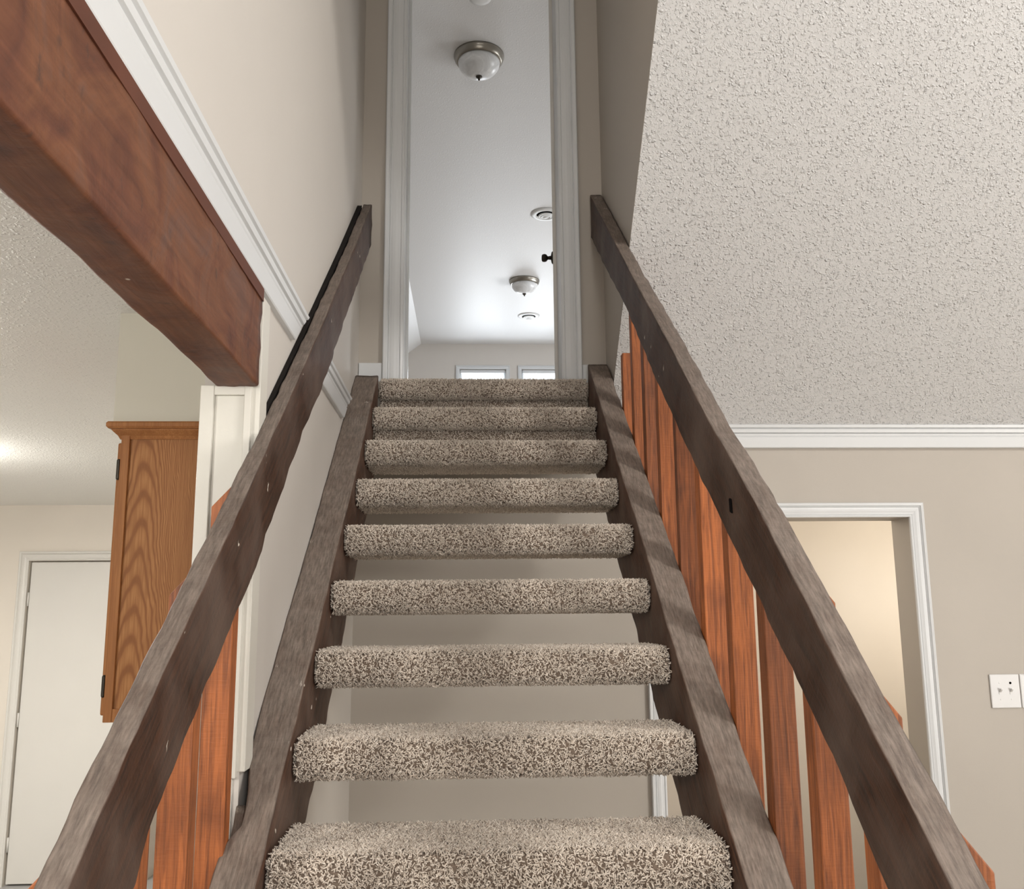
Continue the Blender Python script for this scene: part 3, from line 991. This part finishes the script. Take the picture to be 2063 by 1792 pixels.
# ------------------------------------------------------------------ kitchen ceiling lamp (just left of the view) that lights the ceiling
kl = thing('ceiling_lamp', 'lit round ceiling lamp on the textured kitchen ceiling', 'lamp', (-2.50, 4.05, ZC - 0.14))
part(MB().lathe([(0.0, 0.14), (0.16, 0.14), (0.16, 0.115), (0.0, 0.115)], (-2.50, 4.05, ZC - 0.14), 40), 'canopy', VENTW, kl)
part(MB().lathe([(0.0, 0.115), (0.17, 0.112), (0.165, 0.07), (0.13, 0.04), (0.07, 0.022), (0.0, 0.018)], (-2.50, 4.05, ZC - 0.14), 40), 'lamp_globe', GLOW, kl, smooth=True)

# ------------------------------------------------------------------ upstairs ceiling fixtures
def flush_light(cx, cy, rad, label, group):
    t = thing('flush_ceiling_light', label, 'ceiling light', (cx, cy, UC), group)
    c = (cx, cy, UC)
    part(MB().lathe([(0, -0.001), (rad, -0.001), (rad, -0.010), (rad * 0.985, -0.016), (rad * 0.965, -0.020), (rad * 0.96, -0.028), (rad * 0.925, -0.033),
                     (rad * 0.91, -0.040), (rad * 0.86, -0.044), (rad * 0.80, -0.044), (0, -0.040)], c, 56), 'metal_rim', NICKEL, t, smooth=True)
    g = [(0.0, -0.043)] + [(rad * 0.83 * math.cos(a), -0.044 - rad * 0.62 * math.sin(a)) for a in np.linspace(0, math.pi / 2 - 0.02, 16)] + [(0.0, -0.044 - rad * 0.62)]
    part(MB().lathe(g, c, 56), 'glass_dome', FROST, t, smooth=True)
    zb0 = -0.044 - rad * 0.62
    part(MB().lathe([(0, zb0 + 0.006), (0.017, zb0 + 0.004), (0.020, zb0 - 0.002), (0.014, zb0 - 0.008), (0.006, zb0 - 0.012), (0.007, zb0 - 0.020), (0.004, zb0 - 0.025), (0, zb0 - 0.026)], c, 24),
         'finial', BRONZE, t, smooth=True)
    return t
flush_light(0.052, 5.075, 0.152, 'domed glass ceiling light with dark metal rim, nearest the upper doorway', 'domed ceiling lights upstairs')
flush_light(0.547, 8.93, 0.155, 'bright domed ceiling light far down the upstairs ceiling, between the two round vents', 'domed ceiling lights upstairs')

def round_vent(cx, cy, rad, label):
    t = thing('round_vent', label, 'vent', (cx, cy, UC), 'round ceiling vents upstairs')
    c = (cx, cy, UC)
    part(MB().lathe([(rad, -0.001), (rad, -0.005), (rad * 0.8, -0.012), (rad * 0.66, -0.014), (rad * 0.62, -0.010), (rad * 0.62, -0.001)], c, 48), 'outer_ring', VENTW, t, smooth=True)
    part(MB().lathe([(0, -0.002), (rad * 0.62, -0.002), (rad * 0.62, -0.0035), (0, -0.0035)], c, 48), 'throat', DARK, t)
    for a, h in ((0.50, 0.022), (0.36, 0.026)):
        part(MB().lathe([(rad * a, -h + 0.006), (rad * (a + 0.02), -h), (rad * (a - 0.09), -h - 0.007), (rad * (a - 0.10), -h - 0.004)], c, 48), 'vent_cone', VENTW, t, smooth=True)
    part(MB().lathe([(0, -0.022), (rad * 0.19, -0.024), (rad * 0.16, -0.034), (0, -0.036)], c, 40), 'centre_cone', VENTW, t, smooth=True)
round_vent(0.640, 7.32, 0.130, 'round white ceiling vent beside the door edge, nearer than the small ceiling light')
round_vent(0.663, 10.06, 0.125, 'round white ceiling vent nearest the far windows')
sm = MB().lathe([(0, -0.001), (0.068, -0.001), (0.068, -0.018), (0.060, -0.032), (0.040, -0.038), (0, -0.039)], (0.053, 4.50, UC), 40)
tag(sm.build('smoke_detector', VENTW, None, (0.053, 4.50, UC), smooth=True), 'white round smoke detector at the very top, above the nearest domed light', 'smoke detector')

# ------------------------------------------------------------------ light switches on the back wall
def switch_plate(xc, zc, label, missing):
    t = thing('light_switch', label, 'light switch', (xc, YB, zc), 'paired toggle switch plates')
    part(MB().box(xc - 0.0575, xc + 0.0575, YB - 0.007, YB - 0.0003, zc - 0.0625, zc + 0.0625), 'cover_plate', PLASTIC, t, bevel=0.0035, seg=3)
    for dx in (-0.021, 0.021):
        part(MB().box(xc + dx - 0.005, xc + dx + 0.005, YB - 0.0085, YB - 0.0068, zc - 0.012, zc + 0.012), 'toggle_slot', PLASTIC, t)
        tg = MB().hexa([(xc + dx - .004, YB - .0085, zc - .004), (xc + dx + .004, YB - .0085, zc - .004), (xc + dx + .0035, YB - .020, zc + .006), (xc + dx - .0035, YB - .020, zc + .006),
                        (xc + dx - .004, YB - .0085, zc + .007), (xc + dx + .004, YB - .0085, zc + .007), (xc + dx + .0035, YB - .020, zc + .012), (xc + dx - .0035, YB - .020, zc + .012)])
        part(tg, 'toggle', PLASTIC, t, bevel=0.001)
        for dz in (-0.030, 0.030):
            hole = missing and dx > 0 and dz > 0
            part(MB().lathe([(0, 0.0), (0.0045 if hole else 0.003, 0.0), (0.0045 if hole else 0.003, -0.0010), (0, -0.0012)], (xc + dx, YB - 0.0069, zc + dz), 16, 'Y'),
                 'screw_hole' if hole else 'screw', DARK if hole else PLASTIC, t, label='dark empty screw hole' if hole else None)
switch_plate(2.029, EYE - 0.317, 'white double toggle switch plate with one dark screw hole', True)
switch_plate(2.029 + 0.1175, EYE - 0.317, 'white toggle switch plate cut off by the right edge, against its neighbour', False)
